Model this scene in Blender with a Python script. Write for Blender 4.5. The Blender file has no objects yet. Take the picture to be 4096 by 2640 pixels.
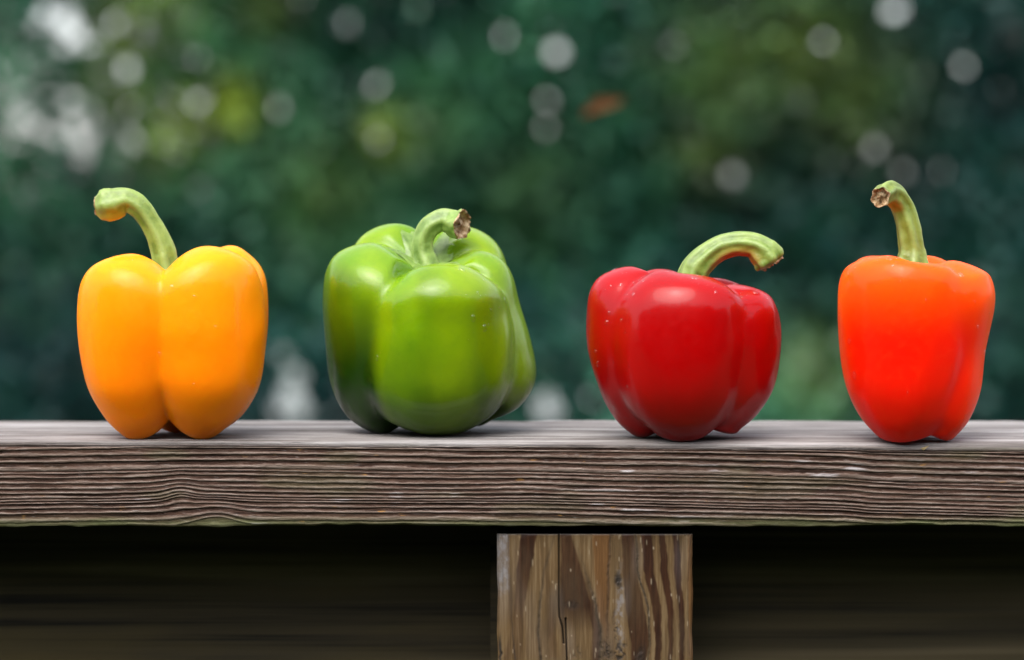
import bpy, math
import numpy as np
from mathutils import Vector, Matrix

R = math.radians
Z0 = 1.10                      # height of the railing's top face above the ground
scene = bpy.context.scene
col = scene.collection

# ------------------------------------------------------------------ camera
CAM_D, CAM_H, LENS = 1.287, 0.0985, 100.0
PITCH = math.atan((1320 - 898) / (4096 * LENS / 36.0))
cam = bpy.data.cameras.new('camera')
cam.lens = LENS; cam.sensor_width = 36.0; cam.clip_start = 0.05; cam.clip_end = 600
cam.dof.use_dof = True
cam.dof.focus_distance = 1.296
cam.dof.aperture_fstop = 5.7
camo = bpy.data.objects.new('camera', cam)
camo.location = (0, -CAM_D, Z0 + CAM_H)
camo.rotation_euler = (R(90) - PITCH, 0, 0)
col.objects.link(camo)
scene.camera = camo

# ------------------------------------------------------------------ sky and sun (bright overcast, light from above and behind)
SUN_EL, SUN_ROT = R(56), R(200)
world = bpy.data.worlds.new('World'); scene.world = world
world.use_nodes = True
wn = world.node_tree; wn.nodes.clear()
sky = wn.nodes.new('ShaderNodeTexSky'); sky.sky_type = 'NISHITA'; sky.sun_disc = False
sky.sun_elevation = SUN_EL; sky.sun_rotation = SUN_ROT
sky.air_density = 1.0; sky.dust_density = 3.0; sky.ozone_density = 1.0
hs = wn.nodes.new('ShaderNodeHueSaturation'); hs.inputs['Saturation'].default_value = 0.38
bg = wn.nodes.new('ShaderNodeBackground'); bg.inputs['Strength'].default_value = 0.15
wo = wn.nodes.new('ShaderNodeOutputWorld')
wn.links.new(sky.outputs[0], hs.inputs['Color']); wn.links.new(hs.outputs[0], bg.inputs['Color'])
wn.links.new(bg.outputs[0], wo.inputs['Surface'])
sun = bpy.data.lights.new('sun', 'SUN'); sun.energy = 1.1; sun.angle = R(60); sun.color = (1.0, 0.96, 0.9)
suno = bpy.data.objects.new('sun', sun)
sd = Vector((math.cos(SUN_EL) * math.sin(SUN_ROT), math.cos(SUN_EL) * math.cos(SUN_ROT), math.sin(SUN_EL)))
suno.rotation_euler = (-sd).to_track_quat('-Z', 'Y').to_euler()
suno.location = (0, 0, 12)
col.objects.link(suno)

vs = scene.view_settings
scene.display_settings.display_device = 'sRGB'
vs.view_transform = 'Standard'; vs.look = 'None'; vs.exposure = 1.58; vs.gamma = 1.0; vs.use_curve_mapping = False
scene.render.engine = 'CYCLES'
scene.cycles.use_denoising = True
scene.cycles.max_bounces = 8
scene.cycles.sample_clamp_indirect = 6

# ------------------------------------------------------------------ helpers
FPX = 4096 * LENS / 36.0
def wp(px, py, y):
    """point seen at (px, py) of the 2389x1540 layout sketch, on the vertical plane y"""
    sx, sy = px * 4096 / 2389.0, py * 2640 / 1540.0
    a = math.atan((sy - 1320) / FPX) + PITCH
    d = y + CAM_D
    depth = d * math.cos(PITCH) + d * math.tan(a) * math.sin(PITCH)
    return Vector(((sx - 2048) / FPX * depth, y, Z0 + CAM_H - d * math.tan(a)))

def mesh_np(name, V, F, smooth=True, attrs=None):
    V = np.asarray(V, dtype=np.float32); F = np.asarray(F, dtype=np.int32)
    n = F.shape[1]
    me = bpy.data.meshes.new(name)
    me.vertices.add(len(V)); me.vertices.foreach_set('co', V.ravel())
    me.loops.add(F.size); me.loops.foreach_set('vertex_index', F.ravel())
    me.polygons.add(len(F))
    me.polygons.foreach_set('loop_start', np.arange(0, F.size, n, dtype=np.int32))
    me.polygons.foreach_set('loop_total', np.full(len(F), n, dtype=np.int32))
    me.update(calc_edges=True)
    if smooth: me.polygons.foreach_set('use_smooth', np.ones(len(F), dtype=bool))
    for k, a in (attrs or {}).items():
        at = me.attributes.new(k, 'FLOAT', 'POINT'); at.data.foreach_set('value', np.asarray(a, dtype=np.float32).ravel())
    me.validate()
    return me

def link(name, me, mat, parent=None, loc=None):
    o = bpy.data.objects.new(name, me); col.objects.link(o)
    if mat is not None: me.materials.append(mat)
    if parent is not None: o.parent = parent
    if loc is not None: o.location = loc
    return o

def thing(name, label, cat, loc=(0, 0, 0), group=None, rot=(0, 0, 0)):
    o = bpy.data.objects.new(name, None); col.objects.link(o)
    o.empty_display_size = 0.05
    o.location = loc; o.rotation_euler = rot
    o['label'] = label; o['category'] = cat
    if group: o['group'] = group
    return o

def grid_faces(nu, nv, wrap_u=False):
    """vertex index = i*nv + j"""
    iu = np.arange(nu if wrap_u else nu - 1); jv = np.arange(nv - 1)
    I, J = np.meshgrid(iu, jv, indexing='ij'); I2 = (I + 1) % nu
    return np.stack([I * nv + J, I2 * nv + J, I2 * nv + J + 1, I * nv + J + 1], -1).reshape(-1, 4)

def _h(ix, iy, seed):
    ix = ix.astype(np.int64); iy = iy.astype(np.int64)
    n = (ix * 374761393 + iy * 668265263 + seed * 1442695041) & 0xffffffff
    n = ((n ^ (n >> 13)) * 1274126177) & 0xffffffff
    return ((n ^ (n >> 16)) & 0xffff) / 65535.0
def noise2(x, y, seed=0):
    """value noise in -1..1"""
    x = np.asarray(x, float); y = np.asarray(y, float)
    x, y = np.broadcast_arrays(x, y)
    ix = np.floor(x); iy = np.floor(y); fx = x - ix; fy = y - iy
    fx = fx * fx * (3 - 2 * fx); fy = fy * fy * (3 - 2 * fy)
    a = _h(ix, iy, seed); b = _h(ix + 1, iy, seed); c = _h(ix, iy + 1, seed); d = _h(ix + 1, iy + 1, seed)
    return 2 * ((a * (1 - fx) + b * fx) * (1 - fy) + (c * (1 - fx) + d * fx) * fy) - 1
def sstep(a, b, x):
    t = np.clip((x - a) / (b - a), 0, 1); return t * t * (3 - 2 * t)
def catmull(P, n):
    P = np.asarray(P, float); m = len(P)
    Q = np.vstack([2 * P[0] - P[1], P, 2 * P[-1] - P[-2]])
    t = np.linspace(0, m - 1, n); k = np.minimum(t.astype(int), m - 2); f = (t - k)[:, None]
    p0, p1, p2, p3 = Q[k], Q[k + 1], Q[k + 2], Q[k + 3]
    return 0.5 * (2 * p1 + (p2 - p0) * f + (2 * p0 - 5 * p1 + 4 * p2 - p3) * f ** 2 + (3 * p1 - p0 - 3 * p2 + p3) * f ** 3)

# ------------------------------------------------------------------ node material helpers
class NT:
    def __init__(s, name):
        s.m = bpy.data.materials.new(name); s.m.use_nodes = True
        s.t = s.m.node_tree; s.t.nodes.clear()
        s.out = s.n('ShaderNodeOutputMaterial'); s.b = s.n('ShaderNodeBsdfPrincipled')
        s.l(s.b.outputs[0], s.out.inputs['Surface'])
    def n(s, typ, **kw):
        nd = s.t.nodes.new(typ)
        for k, v in kw.items(): setattr(nd, k, v)
        return nd
    def l(s, a, b): s.t.links.new(a, b)
    def p(s, **kw):
        for k, v in kw.items():
            s.b.inputs[k.replace('_', ' ')].default_value = v
    def attr(s, name): return s.n('ShaderNodeAttribute', attribute_name=name).outputs['Fac']
    def coord(s, scale=(1, 1, 1), kind='Object'):
        c = s.n('ShaderNodeTexCoord'); mp = s.n('ShaderNodeMapping'); mp.inputs['Scale'].default_value = scale
        s.l(c.outputs[kind], mp.inputs['Vector']); return mp.outputs[0]
    def noise(s, vec, scale, detail=4, rough=.55):
        nd = s.n('ShaderNodeTexNoise'); nd.inputs['Scale'].default_value = scale
        nd.inputs['Detail'].default_value = detail; nd.inputs['Roughness'].default_value = rough
        if vec is not None: s.l(vec, nd.inputs['Vector'])
        return nd.outputs['Fac']
    def ramp(s, fac, stops):
        r = s.n('ShaderNodeValToRGB'); e = r.color_ramp.elements
        while len(e) < len(stops): e.new(0.5)
        for el, (pos, c) in zip(e, stops): el.position = pos; el.color = (*c, 1) if len(c) == 3 else c
        s.l(fac, r.inputs['Fac']); return r.outputs['Color']
    def val(s, fac, a, b, c=0.0, d=1.0):
        m = s.n('ShaderNodeMapRange'); m.inputs[1].default_value = a; m.inputs[2].default_value = b
        m.inputs[3].default_value = c; m.inputs[4].default_value = d
        s.l(fac, m.inputs[0]); return m.outputs[0]
    def mix(s, fac, a, b, mode='MIX'):
        m = s.n('ShaderNodeMix', data_type='RGBA', blend_type=mode)
        for sock, v in ((m.inputs[0], fac), (m.inputs[6], a), (m.inputs[7], b)):
            if hasattr(v, 'is_output'): s.l(v, sock)
            elif isinstance(v, tuple): sock.default_value = (*v, 1)
            else: sock.default_value = v
        return m.outputs[2]
    def math(s, op, a, b=None):
        m = s.n('ShaderNodeMath', operation=op)
        for sock, v in ((m.inputs[0], a), (m.inputs[1], b)):
            if v is None: continue
            if hasattr(v, 'is_output'): s.l(v, sock)
            else: sock.default_value = v
        return m.outputs[0]
    def color(s, c): s.l(c, s.b.inputs['Base Color'])
    def bump(s, h, dist, strength=1.0):
        b = s.n('ShaderNodeBump'); b.inputs['Distance'].default_value = dist; b.inputs['Strength'].default_value = strength
        s.l(h, b.inputs['Height']); s.l(b.outputs[0], s.b.inputs['Normal'])

# ------------------------------------------------------------------ materials
def mat_weathered():
    k = NT('weathered_grey_wood')
    g = k.attr('grain'); dk = k.attr('crack_shade'); al = k.attr('algae'); wt = k.attr('pale')
    fib = k.noise(k.coord((50, 700, 1500)), 1.0, 6, .68)
    fine = k.noise(k.coord((220, 2500, 3600)), 1.0, 3, .6)
    blotch = k.noise(k.coord((14, 40, 90)), 1.0, 3)
    early = k.ramp(fib, [(.33, (.010, .0048, .003)), (.5, (.050, .025, .017)), (.67, (.115, .068, .049))])
    late = k.ramp(fib, [(.32, (.068, .044, .032)), (.5, (.145, .109, .089)), (.68, (.27, .222, .195))])
    c = k.mix(g, early, late)
    c = k.mix(k.val(blotch, .50, .72, 0, .35), c, (.10, .062, .045), 'MIX')
    c = k.mix(k.val(fine, .60, .78, 0, .5), c, (.36, .34, .33))
    c = k.mix(wt, c, (.45, .43, .45))
    c = k.mix(k.val(k.noise(k.coord((110, 300, 420)), 1.0, 2), .70, .76, 0, .7), c, (.26, .13, .035))
    c = k.mix(k.attr('topside'), c, k.mix(.75, c, k.ramp(k.noise(k.coord((7, 75, 60)), 1.0, 5, .62), [(.36, (.10, .092, .088)), (.5, (.22, .21, .205)), (.64, (.38, .37, .365))])))
    c = k.mix(k.math('MULTIPLY', al, k.val(blotch, .3, .6, .25, .9)), c, (.075, .085, .035))
    c = k.mix(dk, c, (.012, .009, .008))
    k.color(c); k.p(Roughness=.8, Specular_IOR_Level=.15)
    k.bump(k.math('ADD', fib, k.math('MULTIPLY', fine, .6)), .0004, .8)
    return k.m
def mat_post():
    k = NT('brown_pine_post')
    g = k.attr('grain'); dk = k.attr('crack_shade'); gr = k.attr('grey'); fl = k.attr('fleck'); oc = k.attr('ochre'); bl = k.attr('soot')
    fib = k.noise(k.coord((520, 520, 24)), 1.0, 5, .65)
    blotch = k.noise(k.coord((60, 60, 30)), 1.0, 4)
    early = k.ramp(fib, [(.25, (.040, .022, .008)), (.5, (.088, .053, .022)), (.75, (.155, .108, .056))])
    late = k.ramp(fib, [(.25, (.009, .003, .0007)), (.5, (.022, .0070, .0018)), (.75, (.042, .015, .0045))])
    c = k.mix(g, early, late)
    c = k.mix(oc, c, k.ramp(fib, [(.3, (.06, .024, .006)), (.7, (.12, .056, .016))]))
    c = k.mix(k.val(blotch, .50, .75, 0, .40), c, (.060, .042, .022))
    c = k.mix(gr, c, k.ramp(fib, [(.3, (.10, .092, .09)), (.7, (.20, .19, .195))]))
    c = k.mix(bl, c, (.018, .014, .011))
    c = k.mix(k.math('MULTIPLY', fl, .8), c, (.25, .20, .14))
    c = k.mix(dk, c, (.006, .004, .003))
    k.color(c); k.p(Roughness=.7, Specular_IOR_Level=.15)
    k.bump(k.math('ADD', fib, k.math('MULTIPLY', blotch, .5)), .00025, .7)
    return k.m
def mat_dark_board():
    k = NT('shade_darkened_wood')
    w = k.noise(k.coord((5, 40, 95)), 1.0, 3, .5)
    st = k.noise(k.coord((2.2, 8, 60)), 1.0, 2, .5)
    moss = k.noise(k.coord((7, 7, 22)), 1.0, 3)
    c = k.ramp(st, [(.38, (.0045, .0037, .0025)), (.50, (.025, .020, .011)), (.62, (.062, .049, .027))])  # near-black colour carries the shade under the top board
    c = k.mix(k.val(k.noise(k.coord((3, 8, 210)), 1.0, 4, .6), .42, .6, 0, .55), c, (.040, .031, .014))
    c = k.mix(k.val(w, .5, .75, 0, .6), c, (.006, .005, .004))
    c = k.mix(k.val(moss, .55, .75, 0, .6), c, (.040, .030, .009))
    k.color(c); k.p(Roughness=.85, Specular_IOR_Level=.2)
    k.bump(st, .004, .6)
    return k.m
def mat_skin(name, ca, cb, cc, rough=.33, sss=.35, rad=(1, .25, .08), coat=.35, spec=.5):
    k = NT(name)
    shading_tint = k.attr('shading_tint')  # light and shade painted into the skin, along with its own tints
    n1 = k.noise(k.coord((26, 26, 14)), 1.0, 3, .5)
    n2 = k.noise(k.coord(), 260, 3, .6)
    c = k.mix(k.val(n1, .35, .68), ca, cb)
    c = k.mix(shading_tint, c, cc)
    c = k.mix(k.val(n2, .5, .8, 0, .10), c, cc)
    k.color(c)
    k.p(Roughness=rough, Subsurface_Weight=sss, Subsurface_Radius=rad, Subsurface_Scale=.006,
        Specular_IOR_Level=spec, Coat_Weight=coat, Coat_Roughness=.12)
    k.l(k.val(n2, .3, .7, rough - .05, rough + .09), k.b.inputs['Roughness'])
    k.bump(k.math('ADD', k.math('ADD', k.noise(k.coord(), 1500, 2, .6), k.math('MULTIPLY', n2, 1.5)), k.math('MULTIPLY', k.noise(k.coord((1, 1, .55)), 75, 3, .5), 9.0)), .00006, .6)
    return k.m
def mat_stem(name, ca, cb, ripe):
    k = NT(name)
    rp = k.attr('ripe'); ri = k.attr('ridge')
    n1 = k.noise(k.coord(), 160, 4, .6); n2 = k.noise(k.coord(), 900, 3, .6)
    c = k.mix(k.val(n1, .35, .65), ca, cb)
    c = k.mix(k.val(ri, .25, 1, 0, .55), c, (.27, .36, .10))
    c = k.mix(k.val(n2, .62, .75, 0, .45), c, (.07, .085, .015))
    c = k.mix(rp, c, ripe)
    k.color(c); k.p(Roughness=.42, Subsurface_Weight=.2, Subsurface_Radius=(.6, 1, .2), Subsurface_Scale=.003, Specular_IOR_Level=.5)
    k.bump(k.math('ADD', n1, k.math('MULTIPLY', n2, .4)), .0006, .6)
    return k.m
def mat_cut():
    k = NT('dry_cut_stem_end')
    n1 = k.noise(k.coord(), 420, 4, .65)
    k.color(k.ramp(n1, [(.3, (.05, .024, .008)), (.45, (.26, .14, .05)), (.62, (.55, .42, .26))]))
    k.p(Roughness=.7); k.bump(n1, .0012, .9)
    return k.m
def mat_water_drop():
    k = NT('water_drops')
    g = k.n('ShaderNodeBsdfGlossy'); g.inputs['Roughness'].default_value = .04
    t = k.n('ShaderNodeBsdfTransparent'); f = k.n('ShaderNodeLayerWeight'); fc = k.math('ADD', k.math('MULTIPLY', k.math('POWER', f.outputs['Facing'], 3.5), .8), .05)
    m = k.n('ShaderNodeMixShader'); k.l(fc, m.inputs[0]); k.l(t.outputs[0], m.inputs[1]); k.l(g.outputs[0], m.inputs[2])
    k.l(m.outputs[0], k.out.inputs['Surface'])
    return k.m
def mat_leaf(name, a, b, sun_tint):
    k = NT(name)
    t = k.attr('tone'); y = k.attr('sun_tint')
    c = k.mix(t, a, b); c = k.mix(y, c, sun_tint)
    k.color(c); k.p(Roughness=.45, Specular_IOR_Level=.45)
    tr = k.n('ShaderNodeBsdfTranslucent'); k.l(k.mix(.5, c, (.9, 1.0, .35), 'MULTIPLY'), tr.inputs['Color'])
    ad = k.n('ShaderNodeMixShader'); ad.inputs[0].default_value = .45
    k.l(k.b.outputs[0], ad.inputs[1]); k.l(tr.outputs[0], ad.inputs[2]); k.l(ad.outputs[0], k.out.inputs['Surface'])
    return k.m
def mat_plain(name, stops, scale, rough=.8, vec=(1, 1, 1), bump=0.0):
    k = NT(name); n1 = k.noise(k.coord(vec), scale, 5, .6)
    k.color(k.ramp(n1, stops)); k.p(Roughness=rough)
    if bump: k.bump(n1, bump, .8)
    return k.m

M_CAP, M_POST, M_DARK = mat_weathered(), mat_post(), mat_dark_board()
M_DROP, M_CUT = mat_water_drop(), mat_cut()
M_BARK = mat_plain('tree_bark', [(.3, (.025, .020, .016)), (.7, (.085, .070, .055))], 18, .9, (1, 1, .25), .02)

# ------------------------------------------------------------------ setting: ground, pond
def sheet(name, x0, x1, y0, y1, z, mat, n=2):
    X, Y = np.meshgrid(np.linspace(x0, x1, n), np.linspace(y0, y1, n), indexing='ij')
    V = np.stack([X, Y, np.full_like(X, z)], -1).reshape(-1, 3)
    o = link(name, mesh_np(name, V, grid_faces(n, n)), mat); o['kind'] = 'structure'; return o
sheet('ground', -250, 250, -60, 450, 0.0,
      mat_plain('lawn', [(.3, (.022, .035, .012)), (.7, (.055, .075, .025))], 3.0, .9, (1, 1, 1), .03))
kw = NT('pond_water'); kw.p(Base_Color=(.012, .018, .016, 1), Roughness=.06, IOR=1.33, Specular_IOR_Level=.6)
kw.bump(kw.noise(kw.coord((1.2, 3.0, 1)), 1.0, 3), .02, .5)
rng = np.random.default_rng(5)
na = 96; ang = np.linspace(0, 2 * np.pi, na, endpoint=False)
rad = 1 + .12 * np.sin(3 * ang + 1) + .07 * np.sin(7 * ang)
V = np.vstack([[[0, 34, .006]], np.stack([26 * rad * np.cos(ang), 34 + 19.5 * rad * np.sin(ang), np.full(na, .006)], -1)])
F = np.stack([np.zeros(na, int), 1 + np.arange(na), 1 + (np.arange(na) + 1) % na], -1)
o = link('water', mesh_np('water', V, F), kw.m); o['kind'] = 'structure'

# ------------------------------------------------------------------ trees
def tube_np(P, rad, seg=10):
    """simple tube through points P with radii"""
    P = np.asarray(P, float); n = len(P); V = []
    up = np.array([0.13, .97, .2])
    for i in range(n):
        t = P[min(i + 1, n - 1)] - P[max(i - 1, 0)]; t = t / np.linalg.norm(t)
        a = np.cross(t, up); a /= np.linalg.norm(a); b = np.cross(t, a)
        for s in range(seg):
            w = 2 * np.pi * s / seg; V.append(P[i] + rad[i] * (a * math.cos(w) + b * math.sin(w)))
    F = []
    for i in range(n - 1):
        for s in range(seg):
            s2 = (s + 1) % seg; F.append((i * seg + s, i * seg + s2, (i + 1) * seg + s2, (i + 1) * seg + s))
    return np.array(V), np.array(F)

# openings in the foliage: x, y, radius (layout sketch units)
GAPS = [(150, 45, 34), (175, 75, 30), (150, 105, 22), (110, 30, 20), (268, 55, 19), (85, 60, 14), (300, 160, 20), (165, 235, 19), (170, 290, 30), (195, 330, 32),
        (190, 365, 16), (55, 285, 24), (40, 330, 16), (90, 300, 18), (308, 323, 25), (20, 240, 14), (130, 320, 20), (215, 100, 12),
        (462, 238, 12), (818, 55, 14), (880, 200, 11), (1298, 122, 24), (1285, 70, 9), (1268, 300, 17), (1275, 230, 10), (1180, 90, 8), (1570, 108, 15), (1922, 90, 23), (1915, 55, 16),
        (2080, 25, 19), (2100, 20, 15), (1708, 408, 20), (2108, 400, 18), (2200, 395, 10), (2250, 155, 11), (690, 340, 12), (880, 325, 12), (650, 250, 9), (2040, 340, 7),
        (660, 830, 16), (690, 880, 24), (680, 930, 30), (700, 955, 26), (650, 960, 18), (790, 960, 14), (1275, 930, 20), (1270, 960, 24), (1290, 965, 18), (1380, 930, 11),
        (60, 470, 10), (90, 500, 9), (260, 560, 10), (330, 630, 9), (380, 480, 6)]
GAPA = np.array(GAPS, float); GAPA[:18, 2] *= .50; GAPA[18:39, 2] = np.maximum(GAPA[18:39, 2], 15) * .58; GAPA[39:, 2] *= .72
# sunlit patches painted yellow-green into the leaf colour: x, y, radius, amount
SUNLIT = [(540, 245, 70, 1.0), (430, 285, 80, .8), (480, 270, 60, .9), (370, 330, 80, .45), (300, 70, 90, .55), (240, 180, 50, .35), (300, 230, 70, .45), (900, 320, 70, .7), (760, 440, 120, .28),
         (1000, 300, 100, .15), (1700, 160, 170, .40), (1870, 90, 160, .5), (1650, 340, 110, .35), (1990, 210, 150, .38), (1250, 450, 130, .15), (1900, 870, 120, .3), (1730, 120, 100, .45), (380, 20, 100, .4), (620, 10, 80, .3)]

def to_px(V):
    """world points -> layout sketch units"""
    d = V[:, 1] + CAM_D; dz = V[:, 2] - (Z0 + CAM_H)
    cp, sp = math.cos(PITCH), math.sin(PITCH)
    dep = d * cp - dz * sp; upv = dz * cp + d * sp
    return ((2048 + FPX * V[:, 0] / dep) * 2389 / 4096, (1320 - FPX * upv / dep) * 1540 / 2640)

def leaves(centres, per, sig, size, rng, tone_mu, gaps=True, flat=.75):
    nC = len(centres); n = nC * per
    C = np.repeat(centres, per, 0) + rng.normal(0, 1, (n, 3)) * np.array([sig, sig, sig * flat])
    cl = np.repeat(np.clip(rng.normal(tone_mu, .48, nC), 0, 1), per)
    d = rng.normal(0, 1, (n, 3)); d[:, 2] -= .5; d /= np.linalg.norm(d, axis=1)[:, None]
    nn = rng.normal(0, 1, (n, 3)); nn[:, 2] += 1.2
    s = np.cross(d, nn); s /= np.linalg.norm(s, axis=1)[:, None]
    u = np.cross(s, d)
    L = size * rng.uniform(.7, 1.3, n)[:, None]; W = L * .30
    Q = np.stack([C - d * L * .5, C + s * W - u * W * .25, C + d * L * .5 - u * L * .08, C - s * W - u * W * .25], 1)
    x, y = to_px(C)
    if gaps:
        keep = np.ones(n, bool)
        for pt in (C, Q[:, 0], Q[:, 1], Q[:, 2], Q[:, 3]):
            px, py = to_px(pt)
            for gx, gy, gr in GAPA: keep &= (px - gx) ** 2 + (py - gy) ** 2 > gr * gr
        Q, cl, x, y = Q[keep], cl[keep], x[keep], y[keep]
    n = len(Q)
    sun_tint = np.zeros(n)
    for fx, fy, fr, fa in SUNLIT: sun_tint = np.maximum(sun_tint, fa * np.exp(-((x - fx) ** 2 + (y - fy) ** 2) / (fr * fr)))
    sun_tint = np.clip(1.4 * sun_tint * rng.uniform(.6, 1.3, n), 0, 1)
    cl = .35 * cl + .65 * np.clip(tone_mu + .75 * noise2(x / 210.0 + 3, y / 190.0 + 7, 97) + .3 * noise2(x / 90.0, y / 80.0, 98), 0, 1)
    tone = np.clip(cl + rng.normal(0, .10, n), 0, 1)
    V = Q.reshape(-1, 3); F = np.arange(4 * n).reshape(-1, 4)
    return V, F, np.repeat(tone, 4), np.repeat(sun_tint, 4)

def make_tree(name, label, x, y, h, cz, rx, ry, rz, ncl, per, seed, mat, size=.058, sig=.33, tone=.5, cat='tree', group=None, stems=1, gaps=True):
    rng = np.random.default_rng(seed)
    root = thing(name, label, cat, (x, y, 0), group)
    C = []
    while len(C) < ncl:
        p = rng.uniform(-1, 1, 3); q = np.linalg.norm(p)
        if q < 1 and q > .25 * rng.random():
            lump = 1 + .18 * math.sin(4 * math.atan2(p[1], p[0]) + seed) + .12 * math.sin(5 * p[2] + seed)
            C.append([x + p[0] * rx * lump, y + p[1] * ry * lump, cz + p[2] * rz])
    C = np.array(C); C[:, 2] = np.maximum(C[:, 2], .12)
    V, F, tn, yg = leaves(C, per, sig, size, rng, tone, gaps)
    link('crown', mesh_np('crown', V - [x, y, 0], F, False, {'tone': tn, 'sun_tint': yg}), mat, root)
    Vs, Fs, off = [], [], 0
    def add(P, r, seg=9):
        nonlocal off
        v, f = tube_np(P, r, seg); Vs.append(v); Fs.append(f + off); off += len(v)
    for s in range(stems):
        ox, oy = (0, 0) if stems == 1 else rng.normal(0, .12, 2)
        top = max(h * .8, .4); r0 = .012 * h + .035 if stems == 1 else .02
        P = [(ox, oy, -.05)] + [(ox + rng.normal(0, .012 * h) * k, oy + rng.normal(0, .012 * h) * k, top * k / 5) for k in range(1, 6)]
        add(P, [r0 * 1.35] + [r0 * (1 - .15 * k) for k in range(1, 6)])
        for j in range(9 if stems == 1 else 3):
            c = C[rng.integers(len(C))] - np.array([x, y, 0]); f = rng.uniform(.3, .85)
            b = np.array(P[2 + j % 3]) * .5 + np.array(P[3 + j % 3 if j % 3 < 3 else 5]) * .5
            m = b * .5 + c * .5 + np.array([0, 0, .08 * h])
            add([b, b * .7 + m * .3, m, c], [r0 * .45, r0 * .38, r0 * .25, r0 * .08], 6)
    link('trunk', mesh_np('trunk', np.vstack(Vs), np.vstack(Fs)), M_BARK, root)
    return root

LEAF_A = mat_leaf('leaf_blue_green', (.008, .050, .050), (.060, .26, .160), (.26, .36, .04))
LEAF_B = mat_leaf('leaf_mid_green', (.009, .050, .044), (.070, .255, .125), (.26, .36, .04))
LEAF_C = mat_leaf('leaf_deep_green', (.003, .026, .031), (.020, .108, .092), (.16, .22, .03))
GT = 'trees behind the railing'
make_tree('tree', 'thin open tree at the far left with bright sky through its leaves', -2.55, 9.6, 4.2, 2.5, 1.7, 1.1, 2.2, 150, 300, 11, LEAF_B, group=GT, tone=.45)
make_tree('tree', 'leafy tree with leaves painted sunlit yellow-green behind the yellow pepper', -1.05, 9.9, 4.4, 2.5, 1.35, 1.0, 2.2, 150, 350, 12, LEAF_B, group=GT, tone=.45)
make_tree('tree', 'blue-green tree in the middle behind the green pepper', .05, 10.6, 4.8, 2.6, 1.45, 1.0, 2.4, 165, 350, 13, LEAF_A, group=GT, tone=.5)
make_tree('tree', 'olive-green tree behind the red pepper stem', 1.05, 10.1, 4.5, 2.5, 1.35, 1.0, 2.2, 150, 350, 14, LEAF_A, group=GT, tone=.5)
make_tree('tree', 'dark green tree at the far right behind the orange pepper', 2.3, 9.3, 4.6, 2.5, 1.45, 1.1, 2.3, 180, 330, 15, LEAF_C, group=GT, tone=.5)
for i, (x, y) in enumerate([(-4.5, 9.8), (-6.6, 10.4), (-8.8, 9.6), (4.3, 10.2), (6.4, 9.7), (8.6, 10.3)]):
    make_tree('tree', ['bushy tree just past the left edge, beside the open tree', 'bushy tree past the left edge, second from the open tree', 'bushy tree farthest out on the left bank',
                       'bushy tree just past the right edge, beside the dark tree', 'bushy tree past the right edge, second from the dark tree', 'bushy tree farthest out on the right bank'][i],
              x, y, 4.5, 2.3, 1.5, 1.0, 2.2, 120, 150, 130 + i, (LEAF_B, LEAF_A, LEAF_B, LEAF_C, LEAF_A, LEAF_B)[i], size=.10, group=GT, gaps=False)
GS = 'shrubs on the bank behind the railing'
SHR = [(-2.2, 9.0, .95, LEAF_C, 'dark low shrub on the bank, leftmost of the row'), (-1.15, 8.8, .95, LEAF_C, 'dark low shrub on the bank behind the yellow pepper'),
       (-.15, 9.3, 1.0, LEAF_C, 'dark low shrub on the bank behind the green pepper'), (.75, 9.0, 1.0, LEAF_A, 'blue-green low shrub on the bank behind the red pepper'), (1.7, 8.8, 1.0, LEAF_A, 'low green shrub on the bank between the red and orange peppers'), (2.6, 9.0, 1.1, LEAF_C, 'dark low shrub on the bank, rightmost of the row')]
for i, (x, y, h, m, lb) in enumerate(SHR):
    make_tree('shrub', lb, x, y, h, h * .52, .72, .6, h * .5, 60, 80, 30 + i, m, cat='shrub', group=GS, stems=4, tone=.4, sig=.15, size=.065)
GF = 'bushes on the far bank of the pond'
for i, (x, y, h) in enumerate([(-5.5, 60, 1.7), (-1.0, 58, 1.7), (4.6, 62, 1.6), (10.0, 58, 1.7), (-12.5, 64, 1.8), (16.5, 66, 1.8)]):
    make_tree('far_shrub', ['dark bush across the pond behind the yellow pepper', 'dark bush across the pond behind the green pepper', 'dark bush across the pond behind the red pepper', 'dark bush across the pond behind the orange pepper', 'dark bush across the pond, farthest left', 'dark bush across the pond, farthest right'][i],
              x, y, h, h * .5, 3.4, 2.0, h * .42, 90, 45, 50 + i, LEAF_C, size=.30, sig=.32, cat='shrub', group=GF, gaps=False)

GN = 'unseen trees added behind the camera'
for i, (x, y, h) in enumerate([(-9.0, -4.8, 3.6), (-4.4, -6.0, 3.9), (.3, -6.6, 3.8), (4.8, -5.9, 3.9), (9.2, -4.6, 3.6)]):  # unseen trees, added so the peppers reflect something dark
    make_tree('unseen_tree', 'unseen low tree added behind the camera for dark reflections, ' + ['outermost on the left', 'second from the left', 'in the middle', 'second from the right', 'outermost on the right'][i],
              x, y, h, h * .5, 3.0, 1.6, h * .47, 130, 60, 80 + i, LEAF_C, size=.30, sig=.5, group=GN, gaps=False)

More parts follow.
